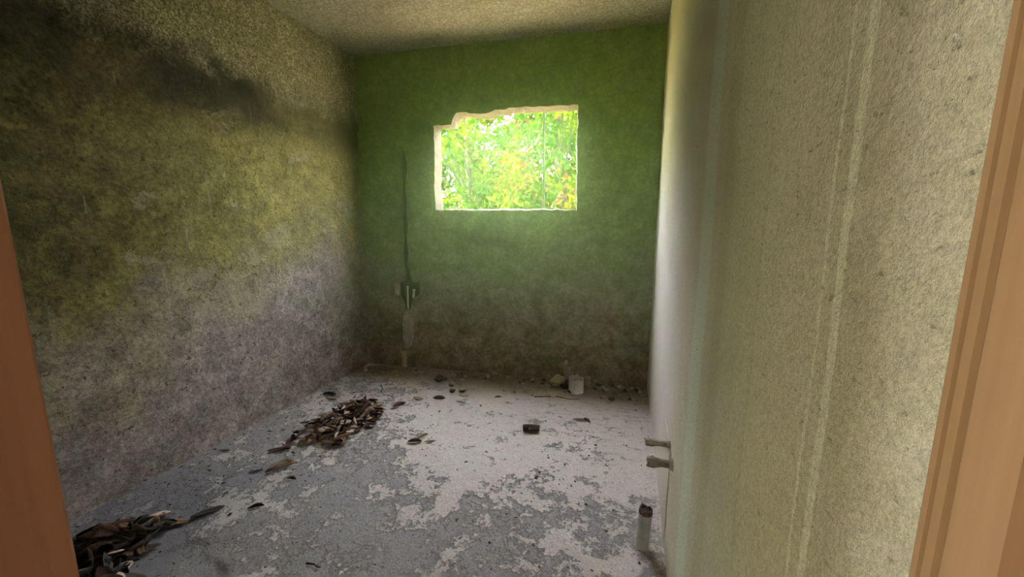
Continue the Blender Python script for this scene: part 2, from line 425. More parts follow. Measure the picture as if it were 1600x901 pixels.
def rock_mesh(name, seed, mat, sub=2, squash=0.7, rough=0.35):
    bm = bmesh.new(); bmesh.ops.create_icosphere(bm, subdivisions=sub, radius=0.5)
    for v in bm.verts:
        p = v.co.copy()
        k = 1 + rough * N(p, 2.0, seed) + rough * 0.5 * N(p, 5.0, seed + 3)
        # a few chipped planes
        for q in range(4):
            d = Vector((math.sin(seed * 3 + q * 2.1), math.cos(seed * 5 + q * 1.3), math.sin(q * 4 + seed))).normalized()
            t = p.dot(d) - 0.33
            if t > 0: p -= d * t * 0.85
        v.co = Vector((p.x * k, p.y * k, p.z * k * squash))
    zmin = min(v.co.z for v in bm.verts)
    for v in bm.verts: v.co.z -= zmin
    me = bpy.data.meshes.new(name); bm.to_mesh(me); bm.free()
    me.materials.append(M[mat]); return me
def put(name, me, loc, rot=(0, 0, 0), sc=1.0, parent=None, **props):
    o = bpy.data.objects.new(name, me); COL.objects.link(o)
    o.location = loc; o.rotation_euler = rot
    o.scale = (sc, sc, sc) if not isinstance(sc, (tuple, list)) else sc
    if parent is not None: o.parent = parent
    for k, v in props.items(): o[k] = v
    return o
def inside(poly, u, v):
    r = False; n = len(poly)
    for i in range(n):
        a, b = poly[i], poly[(i + 1) % n]
        if (a[1] > v) != (b[1] > v) and u < (b[0] - a[0]) * (v - a[1]) / (b[1] - a[1]) + a[0]: r = not r
    return r
def seg_dist(poly, u, v):
    best = 9; n = len(poly)
    for i in range(n):
        (x1, y1), (x2, y2) = poly[i], poly[(i + 1) % n]
        dx, dy = x2 - x1, y2 - y1; L = dx * dx + dy * dy or 1e-9
        t = max(0, min(1, ((u - x1) * dx + (v - y1) * dy) / L))
        best = min(best, math.hypot(u - x1 - t * dx, v - y1 - t * dy))
    return best
def roughen(poly, step, amp, seed):
    out = []; n = len(poly)
    for i in range(n):
        a, b = poly[i], poly[(i + 1) % n]
        L = math.hypot(b[0] - a[0], b[1] - a[1]); m = max(1, int(L / step))
        for k in range(m):
            t = k / m
            u, v = a[0] + (b[0] - a[0]) * t, a[1] + (b[1] - a[1]) * t
            out.append((u + amp * N((u, v, seed), 23, seed), v + amp * N((v, u, seed), 27, seed + 2)))
    return out

# ------------------------------------------------------------------ the room
def f_left(p):
    lo = 0.010 * N(p, 2.2, 1) + 0.004 * N(p, 9, 2)
    t = max(0, min(1, (p.z - 2.14 - 0.05 * N(p, 6, 3)) / 0.06))
    return lo + t * (0.012 + 0.010 * N(p, 26, 4)) + (1 - t) * 0.0022 * N(p, 30, 5)
grid('wall_left', Vector((XL, -0.02, 0)), Vector((0, 3.5, 0)), Vector((0, 0, ZC)), 230, 190, Vector((1, 0, 0)), f_left, 'left', 0.15, kind='structure')
def f_right(p):
    return 0.005 * N(p, 2.0, 11) + 0.002 * N(p, 8, 12) + 0.0008 * N(p, 40, 13)
grid('wall_right', Vector((XR, 0.10, 0)), Vector((0, 3.5, 0)), Vector((0, 0, ZC)), 260, 130, Vector((-1, 0, 0)), f_right, 'right', 0.15, kind='structure')
def f_floor(p):
    h = 0.006 * N(p, 1.7, 21) + 0.003 * N(p, 7, 22) + 0.0012 * N(p, 28, 23)
    # a scaled-off patch of screed near the door, a crust edge around it
    d = math.hypot((p.x + 1.63) / 0.24, (p.y - 0.93) / 0.13) + 0.45 * N(p, 9, 24)
    if d < 1: h -= 0.012 * min(1, (1 - d) * 8)
    return h - 0.004
grid('floor', Vector((XL - 0.05, -0.05, 0)), Vector((XR - XL + 0.1, 0, 0)), Vector((0, 3.55, 0)), 230, 300, Vector((0, 0, 1)), f_floor, 'floor', 0.12, kind='structure')
def f_ceil(p):
    return 0.008 * N(p, 2.2, 31) + 0.006 * N(p, 17, 32) + 0.003 * N(p, 34, 33)
grid('ceiling', Vector((XL - 0.1, 0.0, ZC)), Vector((XR - XL + 0.2, 0, 0)), Vector((0, 3.55, 0)), 150, 200, Vector((0, 0, -1)), f_ceil, 'ceiling', 0.18, kind='structure')

# back wall with the window hole and the chiselled chase
B = on_back
win = [B(681, 328), B(791, 328), B(901, 328), B(902, 250), B(903, 163), B(868, 165), B(838, 167), B(800, 168), B(775, 172), B(762, 177), B(740, 178), B(724, 175),
       B(712, 177), B(707, 186), B(705, 195), B(690, 195), B(677, 196), B(679, 240), B(679, 290)]
win_r = roughen(win, 0.03, 0.010, 41)
chase = [B(630, 232), B(633, 243), B(636, 262), B(633, 290), B(636, 315), B(634, 330), B(637, 352), B(635, 372), B(638, 395), B(637, 412), B(641, 432),
         B(645, 441), B(655, 441), B(656, 460), B(648, 464), B(643, 470), B(641, 483), B(634, 483), B(632, 470), B(627, 462), B(626, 442), B(634, 438),
         B(633, 415), B(631, 395), B(632, 370), B(629, 352), B(631, 330), B(628, 312), B(630, 288), B(628, 262)]
chase_r = roughen(chase, 0.02, 0.004, 42)
outl = [(0, -0.05), (WB, -0.05), (WB, ZC + 0.05), (0, ZC + 0.05)]
pts, edges, holes = [], [], (win_r, chase_r)
for poly in (outl, win_r, chase_r):
    k = len(pts); pts += [Vector(p) for p in poly]; m = len(poly)
    edges += [(k + i, k + (i + 1) % m) for i in range(m)]
step = 0.035
for i in range(int(WB / step)):
    for j in range(int(ZC / step)):
        u, v = (i + 0.5) * step + rnd.uniform(-.006, .006), (j + 0.5) * step + rnd.uniform(-.006, .006)
        if any(inside(h, u, v) or seg_dist(h, u, v) < 0.012 for h in holes if True and (abs(u - h[0][0]) < 1.6)): continue
        pts.append(Vector((u, v)))
cv, ce, cf = delaunay_2d_cdt(pts, edges, [], 0, 1e-6)[:3]
TH = 0.13
vs, fs = [], []
fb = lambda u, z: 0.006 * N((u, z, 0), 2.4, 51) + 0.003 * N((u, z, 0), 9, 52)
for p in cv: vs.append(back(p.x, p.y, fb(p.x, p.y)))
for f in cf:
    cu = sum(cv[i].x for i in f) / len(f); cz = sum(cv[i].y for i in f) / len(f)
    if any(inside(h, cu, cz) for h in holes): continue
    f = tuple(f)
    a, b, c = (vs[i] for i in f[:3])
    fs.append(f if (b - a).cross(c - a).dot(EN) > 0 else f[::-1])
# outer skin
k = len(vs)
opts = [Vector(p) for p in outl + win_r]
oe = [(i, (i + 1) % 4) for i in range(4)] + [(4 + i, 4 + (i + 1) % len(win_r)) for i in range(len(win_r))]
ov, _, of = delaunay_2d_cdt(opts, oe, [], 0, 1e-6)[:3]
for p in ov: vs.append(back(p.x, p.y, -TH))
for f in of:
    cu = sum(ov[i].x for i in f) / 3; cz = sum(ov[i].y for i in f) / 3
    if not inside(win_r, cu, cz): fs.append(tuple(k + i for i in f))
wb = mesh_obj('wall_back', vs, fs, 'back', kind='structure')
# window reveal: a broken mortar lining as deep as the wall
def lining(name, poly, d0, d1, mat, shrink, seed, cap=False, parent=None, **props):
    vs, fs = [], []; n = len(poly)
    cu = sum(p[0] for p in poly) / n; cz = sum(p[1] for p in poly) / n
    rings = 5
    for r in range(rings):
        t = r / (rings - 1)
        for i, (u, z) in enumerate(poly):
            a = shrink * t + (0.006 * N((u, z, t), 20, seed) if r else 0)
            L = math.hypot(u - cu, z - cz)
            q = back(u - (u - cu) / L * a, z - (z - cz) / L * a, fb(u, z) * (1 - t) + d0 + (d1 - d0) * t)
            vs.append(q)
    for r in range(rings - 1):
        for i in range(n):
            j = (i + 1) % n
            fs.append((r * n + i, r * n + j, (r + 1) * n + j, (r + 1) * n + i))
    if cap:
        base = (rings - 1) * n
        pp = [Vector(p) for p in poly]
        v2, _, f2 = delaunay_2d_cdt(pp, [(i, (i + 1) % n) for i in range(n)], [], 1, 1e-6)[:3]
        for f in f2: fs.append(tuple(base + i for i in f))
    return mesh_obj(name, vs, fs, mat, parent, **props)
lining('window_1', win_r, 0, -TH, 'reveal', 0.016, 43, kind='structure')
lining('trim_1', chase_r, 0, -0.06, 'recess', 0.0, 44, cap=True, kind='structure')

# wall with the door, and the frame the camera looks through
DL, DR, DT = -0.656, 0.170, 2.06
vs, fs = [], []
box_data(((XL + DL - 0.045) / 2, 0.20, ZC / 2), (DL - 0.045 - XL, 0.14, ZC), vs, fs)
box_data(((DL - 0.045 + XR) / 2, 0.20, (DT + 0.04 + ZC) / 2), (XR - DL + 0.045, 0.14, ZC - DT - 0.04), vs, fs)
mesh_obj('wall_front', vs, fs, 'front', kind='structure')
df = empty('door_1', (0, 0.2, 0), kind='structure')
def at_df(o):
    o.matrix_parent_inverse = Matrix.Translation((0, -0.2, 0)); return o
# profiles in plan; the tan side shows two shallow grooves
pr = [(XR - 0.004, 0.11), (XR - 0.004, YF - 0.002), (DR + 0.004, YF), (DR, YF - 0.003), (DR, 0.2625), (DR + 0.0035, 0.2615), (DR + 0.0015, 0.2600), (DR, 0.2590), (DR, 0.2525),
      (DR + 0.004, 0.2515), (DR + 0.0015, 0.2495), (DR + 0.0008, 0.2480), (DR + 0.0008, 0.218), (DR + 0.010, 0.216), (DR + 0.010, 0.11)]
at_df(prism('jamb', pr, 0, DT, 'jamb_r', df, label='tan varnished right door jamb with two grooves'))
pl = [(DL - 0.045, 0.11), (DL - 0.010, 0.11), (DL - 0.010, 0.205), (DL, 0.207), (DL, YF - 0.004), (DL - 0.004, YF), (DL - 0.045, YF)]
at_df(prism('jamb', pl, 0, DT, 'jamb_l', df, label='red-brown left door jamb'))
at_df(prism('head', [(DL - 0.045, 0.11), (XR - 0.004, 0.11), (XR - 0.004, YF), (DL - 0.045, YF)], DT, DT + 0.04, 'jamb_l', df))

# outside: unseen hall added behind the camera to limit door light, left end part open, garden beyond the window
prism('added_hall_floor', [(-4.2, -1.8), (1.2, -1.8), (1.2, -0.06), (-4.2, -0.06)], -0.14, -0.02, 'paving', kind='structure')
prism('added_hall_ceiling', [(-4.2, -1.8), (1.2, -1.8), (1.2, -0.01), (-4.2, -0.01)], ZC, ZC + 0.18, 'ceiling', kind='structure')
prism('added_wall_hall', [(-4.2, -1.8), (1.2, -1.8), (1.2, -1.65), (-4.2, -1.65)], -0.14, ZC, 'front', kind='structure')
prism('added_wall_hall_end', [(1.05, -1.65), (1.2, -1.65), (1.2, 0.1), (1.05, 0.1)], -0.14, ZC, 'front', kind='structure')
prism('added_wall_hall_far', [(-4.2, -1.65), (-4.05, -1.65), (-4.05, -1.12), (-4.2, -1.12)], -0.14, ZC, 'front', kind='structure')  # unseen end wall, sized to trim the light reaching the door
prism('added_wall_hall_side', [(0.198, -0.02), (1.05, -0.02), (1.05, 0.1), (0.198, 0.1)], -0.14, ZC, 'front', kind='structure')
grid('garden_ground', Vector((-30, -30, -0.45)), Vector((60, 0, 0)), Vector((0, 60, 0)), 60, 60, Vector((0, 0, 1)), lambda p: 0.12 * N(p, 0.4, 61) if p.y > 4 else -0.05, 'soil', kind='structure')

# ------------------------------------------------------------------ pipes
# large drain stub, full of rubble
P = on_floor(900, 611)
dr = empty('drain_pipe', P, label='wide white plastic drain stub with broken rim standing by the back wall', category='pipe')
tube('pipe_wall', [(0, 0, -0.02), (0, 0, 0.05), (0, 0, 0.118)], [0.060, 0.0605, 0.060], 'pvc', dr, 28, 0.052, 0.022)
for i, (dx, dy, sc) in enumerate(((-.022, .01, .05), (.024, .012, .055), (0.0, -.022, .045), (.004, .026, .05))):
    put('rubble_fill', rock_mesh('rubble_fill', 70 + i, 'stone', 1), (dx, dy, 0.055), (0.3 * i, 0.5, i), sc, dr)
# the scrawled mark on its side
vs, fs = [], []
for path in ([(-.014, .085), (-.004, .089), (-.003, .075), (-.010, .071), (-.002, .066), (-.003, .053), (-.015, .055)],
             [(.017, .088), (.006, .086), (.006, .074), (.016, .071), (.017, .058), (.006, .054)]):
    for (a0, z0), (a1, z1) in zip(path, path[1:]):
        k = len(vs); L = math.hypot(a1 - a0, z1 - z0); nx, nz = -(z1 - z0) / L * .0016, (a1 - a0) / L * .0016
        for a, z in ((a0 + nx, z0 + nz), (a0 - nx, z0 - nz), (a1 - nx, z1 - nz), (a1 + nx, z1 + nz)):
            th = -math.pi / 2 + a / 0.061 + 0.05
            vs.append(Vector((0.0618 * math.cos(th), 0.0618 * math.sin(th), z)))
        fs.append((k, k + 1, k + 2, k + 3))
mesh_obj('scrawled_mark', vs, fs, 'pvc_grey', dr)
# outlet low on the back wall with fresh cement under it
u, z = B(885, 563)
wo = empty('wall_outlet', back(u, z, 0), label='small capped white pipe end poking from the back wall above the drain stub', category='pipe')
mi = Matrix.Translation(-back(u, z, 0))
o = tube('collar', [back(u, z, -0.02), back(u, z, 0.010)], 0.022, 'grime', wo, 14, 0.017); o.matrix_parent_inverse = mi
o = tube('pipe_end', [back(u, z - 0.004, -0.02), back(u, z - 0.006, 0.055)], 0.0145, 'pvc', wo, 14, 0.009); o.matrix_parent_inverse = mi
def patch(name, poly, h, mat, seed, parent=None, amp=0.35, plane=back, **props):
    """A low mound of mortar on a wall: outline in wall coordinates, height h."""
    poly = roughen(poly, 0.02, 0.006, seed); n = len(poly)
    cu = sum(p[0] for p in poly) / n; cz = sum(p[1] for p in poly) / n
    vs, fs = [], []
    for t, hh in ((1.0, -0.012), (0.97, 0.5), (0.72, 0.9), (0.4, 1.0)):
        for (u, z) in poly:
            uu, zz = cu + (u - cu) * t, cz + (z - cz) * t
            vs.append(plane(uu, zz, (hh * h * (1 + amp * N((uu, zz, 0), 30, seed))) if hh > 0 else hh))
    for r in range(3):
        for i in range(n):
            j = (i + 1) % n
            fs.append((r * n + i, r * n + j, (r + 1) * n + j, (r + 1) * n + i))
    c = len(vs); vs.append(plane(cu, cz, h))
    for i in range(n): fs.append((3 * n + i, 3 * n + (i + 1) % n, c))
    return mesh_obj(name, vs, fs, mat, parent, **props)
patch('trim_2', [B(881, 572), B(891, 572), B(893, 582), B(895, 592), B(879, 592), B(880, 582)], 0.012, 'mortar', 81, kind='structure')
patch('trim_3', [B(634, 486), B(640, 485), B(643, 492), B(647, 505), B(647, 522), B(643, 540), B(635, 545), B(630, 530), B(629, 505), B(631, 494)], 0.016, 'mortar', 82, kind='structure')
patch('trim_4', [B(617, 442), B(624, 441), B(625, 451), B(624, 461), B(617, 460)], 0.016, 'stone_tan', 83, kind='structure')
# two thin conduits standing in the chase
for (x0, y0, x1, y1, r, lab) in ((636, 481, 636, 447, 0.0085, 'longer white conduit standing in the chiselled wall socket recess'),
                                (644, 464, 646, 452, 0.0100, 'shorter white conduit with flared end in the chiselled wall socket recess')):
    (u0, z0), (u1, z1) = B(x0, y0), B(x1, y1)
    c = empty('conduit', back(u0, z0, -0.02), label=lab, category='conduit', group='conduits in the wall recess')
    mi = Matrix.Translation(-back(u0, z0, -0.02))
    o = tube('conduit_tube', [back(u0, z0 - .01, -0.03), back(u0, z0, -0.02), back(u1, z1 - .02, -0.012), back(u1, z1, -0.012)], r, 'pvc', c, 10, r * .7); o.matrix_parent_inverse = mi
    o = tube('flared_end', [back(u1, z1 - .016, -0.012), back(u1, z1, -0.012)], [r * 1.15, r * 1.5], 'pvc', c, 10, r); o.matrix_parent_inverse = mi
# cream pipe stub on the floor under the chase
P = on_floor(633, 571); P = Vector((P.x, P.y, 0))
st = empty('floor_pipe', P, label='short cream plastic pipe stub standing under the chiselled wall channel', category='pipe')
tube('pipe_wall', [(0, 0, -0.02), (0, 0, 0.05), (-0.004, 0, 0.15)], 0.026, 'pvc_cream', st, 16, 0.021, 0.010)
tube('collar', [(-0.004, 0, 0.128), (-0.005, 0, 0.150)], 0.031, 'pvc_cream', st, 16, 0.026, 0.012)
# grey pipe stub by the right wall
P = on_floor(1003, 853)
gp = empty('floor_pipe', (P.x, P.y, 0), label='grey plastic pipe stub with broken sooty top close to the right wall', category='pipe')
tube('pipe_wall', [(0, 0, -0.02), (0.003, 0, 0.08), (0.007, 0.0, 0.165)], 0.0275, 'pvc_grey', gp, 20, 0.0225, 0.012)
tube('broken_rim', [(0.007, 0, 0.160), (0.008, 0, 0.183)], [0.0282, 0.0275], 'grime', gp, 20, 0.0215, 0.020)
# two stubs caked in mortar poking out of the right wall, and the plaster patch they come from
def right_wall(u, z, out): return Vector((XR - out, u, z))
for (y, z, r0, r1, ln, lab) in ((1.64, 0.450, 0.010, 0.016, 0.098, 'upper of the two mortar-caked stubs poking from the right wall'),
                               (1.525, 0.432, 0.014, 0.022, 0.095, 'lower and thicker of the two mortar-caked stubs on the right wall')):
    c = empty('supply_stub', (XR, y, z), label=lab, category='pipe stub', group='stubs on the right wall')
    tube('stub_pipe', [(0.02, 0, 0), (-ln * .4, 0, 0.001), (-ln * .75, 0, -0.001), (-ln, 0, 0)], [r0, r0 * 1.05, r1, r1 * .95], 'stub', c, 12, r1 * .55, 0.010)
    tube('mortar_ring', [(0.01, 0, 0), (-0.012, 0, 0)], [r0 * 1.9, r0 * 1.3], 'mortar', c, 12)
patch('trim_5', [(1.60, 0.02), (2.02, 0.02), (2.00, 0.30), (1.98, 0.455), (1.645, 0.462), (1.60, 0.43)], 0.006, 'right', 85, plane=right_wall, kind='structure')

# hanging cable outside the window
o = tube('hanging_cable', [back(*B(845, 165), -0.17) + Vector((0, 0, .12)), back(*B(845, 230), -0.17), back(*B(845, 290), -0.17), back(*B(844, 340), -0.17) - Vector((0, 0, .5))], 0.0085, 'cable', None, 8,
         label='thin dark cable hanging straight down across the window opening', category='cable')

# ------------------------------------------------------------------ rubble and stones
ROCKS_PALE = [rock_mesh('stone', 120 + i, 'grit_pale', 1, 0.5 + 0.1 * i, 0.4) for i in range(4)]
ROCKS_DARK = [rock_mesh('stone', 130 + i, 'grit', 1, 0.5 + 0.1 * i, 0.4) for i in range(4)]
ROCKS = [rock_mesh('stone', 100 + i, 'stone', 2, 0.5 + 0.08 * i, 0.35) for i in range(5)]
def stone(px, py, size, label, mat=None, squash=None, rz=None, group='rubble along the back wall', name='stone'):
    P = on_floor(px, py)
    me = ROCKS[rnd.randrange(5)] if mat is None else rock_mesh(name, rnd.randrange(999), mat, 2, squash or 0.8, 0.4)
    return put(name, me, (P.x, P.y, -0.006), (0, 0, rnd.random() * 6 if rz is None else rz), size, label=label, category='stone', group=group)
stone(871, 602, 0.125, 'large tan lump of broken block just left of the white drain stub', 'stone_tan', 0.85, 0.4)
stone(882, 606, 0.075, 'dark grey flat stone wedged between tan lump and white drain stub', 'grime', 0.6)
stone(915, 600, 0.095, 'tan stone standing right behind the white drain stub', 'stone_tan', 1.0)
stone(866, 617, 0.10, 'flat pale stone in front of the tan lump of block', 'stone_tan', 0.35, 0.3)
stone(597, 585, 0.060, 'angular grey stone on the floor right of the back left corner', None)
stone(929, 598, 0.045, 'rounded pale stone on the floor right of the drain stub', 'stone_tan', 0.7)
stone(921, 604, 0.045, 'small flat pale shard at the right foot of the drain stub', 'stone_tan', 0.45)
stone(965, 598, 0.075, 'low grey stone against the back wall near the right corner', 'stone', 0.5)
stone(985, 617, 0.035, 'lone pale pebble on the floor near the back right corner', 'stone_tan', 0.7)
stone(571, 580, 0.045, 'small grey stone in the back left corner', None)
stone(657, 582, 0.07, 'flat grey-brown stone left of the middle of the back wall', 'stone', 0.3, 0.2)
stone(675, 583, 0.045, 'thin pale chip right of the flat grey-brown stone', 'stone_tan', 0.3)
stone(686, 595, 0.080, 'dark craggy clod on the floor left of centre by the back wall', 'grime', 0.7)
stone(773, 585, 0.055, 'pale broken lump by the middle of the back wall', 'stone_tan', 0.6)
stone(783, 586, 0.035, 'small pale lump beside the broken lump by the back wall', 'stone_tan', 0.6)
stone(845, 583, 0.14, 'long low slab of rubble lying against back wall left of outlet', 'stone', 0.22, 0.1)
stone(722, 611, 0.075, 'pale crumpled lump of plaster on the floor below the window', 'stone_tan', 0.6)
stone(707, 612, 0.055, 'black clod beside the crumpled lump of plaster', 'grime', 0.6)
stone(300, 728, 0.035, 'small pale stone on the floor by the left wall', 'stone_tan', 0.6, group='stones by the left wall')
for i in range(84):
    px = rnd.choice([rnd.uniform(560, 1005), rnd.uniform(820, 880), rnd.uniform(925, 1005), rnd.uniform(690, 760)])
    base = 572 + (px - 583) * 0.083
    py = base + abs(rnd.gauss(4, 9))
    tone, pool = (('pale', ROCKS_PALE), ('dark', ROCKS_DARK), ('grey', ROCKS))[i % 3]
    P = on_floor(px, py)
    put('rubble_crumb', pool[i % len(pool)], (P.x, P.y, -0.004), (0, 0, rnd.random() * 6), rnd.uniform(0.024, 0.058),
        label='small ' + tone + ' crumb of rubble strewn along the foot of the back wall', category='stone', group='small ' + tone + ' rubble crumbs along the back wall')

# ------------------------------------------------------------------ dry leaves
def dry_leaf(seed, L=1.0, W=0.34, curl=0.9, bend=0.3, mat='leaf_brown', nu=6, nv=4, thick=0.02):
    r = random.Random(seed); vs, fs = [], []
    tw = r.uniform(-0.6, 0.6)
    for s in (1, -1):
        for i in range(nu + 1):
            t = i / nu
            w = W * (math.sin(math.pi * (0.04 + 0.93 * t ** 0.85)) ** 0.75) / 2
            for j in range(nv + 1):
                a = (j / nv * 2 - 1)
                ang = a * curl * (0.7 + 0.5 * t)
                y = w * math.sin(ang) / max(0.3, curl) * 1.25
                zz = w * (1 - math.cos(ang)) * 1.3
                c, q = math.cos(tw * (t - .5)), math.sin(tw * (t - .5))
                x = (t - 0.5) * L
                vs.append(Vector((x, y * c - zz * q, zz * c + y * q + bend * L * (t - .5) ** 2 + r.uniform(-.006, .006) - s * -thick / 2)))
    n = (nu + 1) * (nv + 1); w = nv + 1
    for i in range(nu):
        for j in range(nv):
            a = i * w + j
            fs.append((a, a + w, a + w + 1, a + 1)); fs.append((n + a, n + a + 1, n + a + w + 1, n + a + w))
    rim = [j for j in range(w)] + [i * w + nv for i in range(1, nu + 1)] + [nu * w + j for j in range(nv - 1, -1, -1)] + [i * w for i in range(nu - 1, 0, -1)]
    for k in range(len(rim)):
        a, b = rim[k], rim[(k + 1) % len(rim)]
        fs.append((a, b, n + b, n + a))
    zmin = min(v.z for v in vs)
    vs = [v - Vector((0, 0, zmin)) for v in vs]
    me = bpy.data.meshes.new('dry_leaf'); me.from_pydata([tuple(v) for v in vs], [], fs)
    me.materials.append(M[mat]); me.shade_smooth(); return me
LEAF = {m: [dry_leaf(200 + i + 10 * k, 1.0, (0.28, 0.36, 0.44, 0.26)[i % 4], (0.9, 1.25, 0.6, 1.9)[i % 4], (0.12, -0.08, 0.22, 0.06)[i % 4], m) for i in range(4)]
        for k, m in enumerate(('leaf_dark', 'leaf_brown', 'leaf_pale', 'leaf_slate'))}
def leaf(name, mat, loc, size, rot, label, group, k=None):
    me = LEAF[mat][rnd.randrange(4) if k is None else k]
    return put(name, me, loc, rot, size, label=label, category='leaf', group=group)
def heap(outline, hgt, n, mats, sizes, label, group, along):
    """Leaves dropped inside an outline on the floor: the heap is highest away from its edge."""
    poly = [tuple(on_floor(*p).xy) for p in outline]
    x0, x1 = min(p[0] for p in poly), max(p[0] for p in poly); y0, y1 = min(p[1] for p in poly), max(p[1] for p in poly)
    k = 0
    while k < n:
        x, y = rnd.uniform(x0, x1), rnd.uniform(y0, y1)
        if not inside(poly, x, y): continue
        d = seg_dist(poly, x, y)
        if d < 0.02 and rnd.random() < .5: continue
        k += 1
        z = hgt * min(1, d / 0.12) * rnd.random() ** 0.5 + 0.003
        rz = along + rnd.gauss(0, 0.8) + (math.pi if rnd.random() < .5 else 0)
        tilt = 0.55 * min(1, z / 0.03)
        m = rnd.choice(mats)
        w = {'leaf_dark': 'dark brown', 'leaf_brown': 'mid brown', 'leaf_pale': 'pale tan', 'leaf_slate': 'blackish'}[m]
        flip = math.pi if rnd.random() < .35 and z > .02 else 0
        leaf('dry_leaf', m, (x, y, z), rnd.uniform(*sizes), (rnd.gauss(0, tilt) + flip, rnd.gauss(0, tilt * .7), rz), w + ' ' + label, w + ' ' + group)
heap([(446, 693), (478, 666), (515, 644), (545, 631), (583, 625), (603, 640), (598, 660), (568, 674), (548, 690), (520, 700), (470, 697)], 0.07, 215,
     ['leaf_dark'] * 8 + ['leaf_brown'] * 4 + ['leaf_pale'] * 4, (0.05, 0.105), 'dry curled leaf in the heap on the open floor', 'leaves in the heap on the open floor', 0.7)
heap([(118, 838), (200, 818), (252, 812), (272, 818), (256, 842), (228, 862), (208, 880), (205, 905), (185, 950), (70, 950), (100, 870)], 0.07, 150,
     ['leaf_slate'] * 6 + ['leaf_dark'] * 4 + ['leaf_brown'] * 1 + ['leaf_pale'] * 1, (0.07, 0.14), 'dry leaf in the heap beside the left door jamb', 'leaves in the heap beside the left door jamb', 0.7)
G3 = 'leaves scattered on the floor'
def lone(px, py, mat, size, rz, label, k=None, rx=0.0, lift=0.001):
    P = on_floor(px, py)
    leaf('dry_leaf', mat, (P.x, P.y, lift), size, (rx, 0, rz), label, G3, k)
lone(440, 731, 'leaf_pale', 0.16, 0.95, 'rolled pale tan leaf lying alone in front of the big heap', 3)
lone(325, 801, 'leaf_slate', 0.13, 0.9, 'long black leaf lying alone between the two heaps', 0)
lone(437, 703, 'leaf_dark', 0.12, 0.5, 'dark leaf poking out at the left tip of the big heap', 0)
lone(513, 616, 'leaf_dark', 0.10, 0.2, 'darkest leaf of the small cluster behind the big heap', 1)
lone(521, 616, 'leaf_dark', 0.09, 2.6, 'right-hand dark leaf of the small cluster behind the big heap', 2)
lone(526, 619, 'leaf_pale', 0.07, 0.6, 'pale leaf of the small cluster behind the big heap', 0)
lone(518, 624, 'leaf_brown', 0.09, 0.1, 'flat brown leaf in front of the small cluster behind the big heap', 0)
lone(624, 632, 'leaf_dark', 0.10, 1.0, 'curled leaf just right of the far tip of the big heap', 1)
lone(616, 638, 'leaf_dark', 0.06, 0.7, 'little dark leaf beside the far tip of the big heap', 0)
lone(654, 623, 'leaf_brown', 0.085, -0.1, 'flat brown leaf left of the dark curled leaf below the window', 2)
lone(686, 622, 'leaf_dark', 0.10, 0.2, 'dark curled leaf on the floor below the window', 1)
lone(648, 690, 'leaf_dark', 0.09, 0.3, 'crumpled dark leaf right of the big heap', 1)
lone(660, 683, 'leaf_pale', 0.09, 1.1, 'thin pale curled leaf standing by the crumpled dark one', 3)
lone(672, 690, 'leaf_brown', 0.07, 0.4, 'thin brown leaf right of the crumpled dark one', 0)
lone(725, 618, 'leaf_pale', 0.08, 0.3, 'pale leaf under the crumpled lump of plaster', 2)
lone(718, 628, 'leaf_brown', 0.06, 0.0, 'small brown leaf in front of the crumpled lump of plaster', 0)
lone(905, 656, 'leaf_brown', 0.09, 0.2, 'brown leaf shred on the floor below the drain stub', 0)
lone(917, 657, 'leaf_dark', 0.07, 2.4, 'black leaf curl on the floor below the drain stub', 1)
lone(778, 620, 'leaf_dark', 0.05, 0.4, 'small black leaf on the floor right below the window', 1)
lone(478, 660, 'leaf_dark', 0.08, 0.6, 'narrow dark leaf above the left end of the big heap', 0)
lone(273, 818, 'leaf_brown', 0.12, 0.35, 'brown leaf lying at the right tip of the heap by the door jamb', 0)
lone(350, 704, 'leaf_brown', 0.07, 0.3, 'thin reddish leaf on the floor near the left wall', 0)
lone(400, 737, 'leaf_slate', 0.07, 0.7, 'small black leaf left of the rolled tan leaf', 0)
lone(455, 748, 'leaf_slate', 0.06, 0.1, 'small black crumpled leaf below the rolled tan leaf', 1)
lone(400, 792, 'leaf_slate', 0.07, 0.6, 'crumpled black leaf right of the long black leaf', 1)
# the chunk of bark below the drain
P = on_floor(830, 673)
bk = empty('bark_chunk', (P.x, P.y, 0.022), label='short brown tube of bark lying on the pale floor right of centre', category='bark')
bk.rotation_euler = (0, 0, 0.25)
tube('bark_tube', [(-0.055, 0, 0), (-0.02, 0, 0.002), (0.02, 0, 0.001), (0.055, 0, 0)], [0.021, 0.023, 0.022, 0.020], 'leaf_dark', bk, 12, 0.013, 0.012)
put('lichen_spot', rock_mesh('lichen_spot', 5, 'grit_pale', 1, 0.4), (-0.012, -0.021, 0.006), (1.4, 0, 0), 0.014, bk)
# twigs
def twig(px, py, L, rz, label):
    P = on_floor(px, py); d = Vector((math.cos(rz), math.sin(rz), 0)); s = Vector((-d.y, d.x, 0))
    tube('twig', [P + Vector((0, 0, .004)) - d * L / 2, P + Vector((0, 0, .006)) + s * L * .06, P + Vector((0, 0, .005)) + d * L * .25 - s * L * .03, P + Vector((0, 0, .004)) + d * L / 2],
         [0.004, 0.0035, 0.003, 0.002], 'leaf_dark', None, 6, label=label, category='twig', group='twigs on the floor')
twig(596, 608, 0.16, -0.9, 'thin dark twig on the floor behind the big heap')
twig(870, 622, 0.36, 0.15, 'long thin twig lying on the floor in front of the drain stub')
twig(490, 884, 0.07, 0.0, 'short dark twig on the floor at the bottom of the picture')

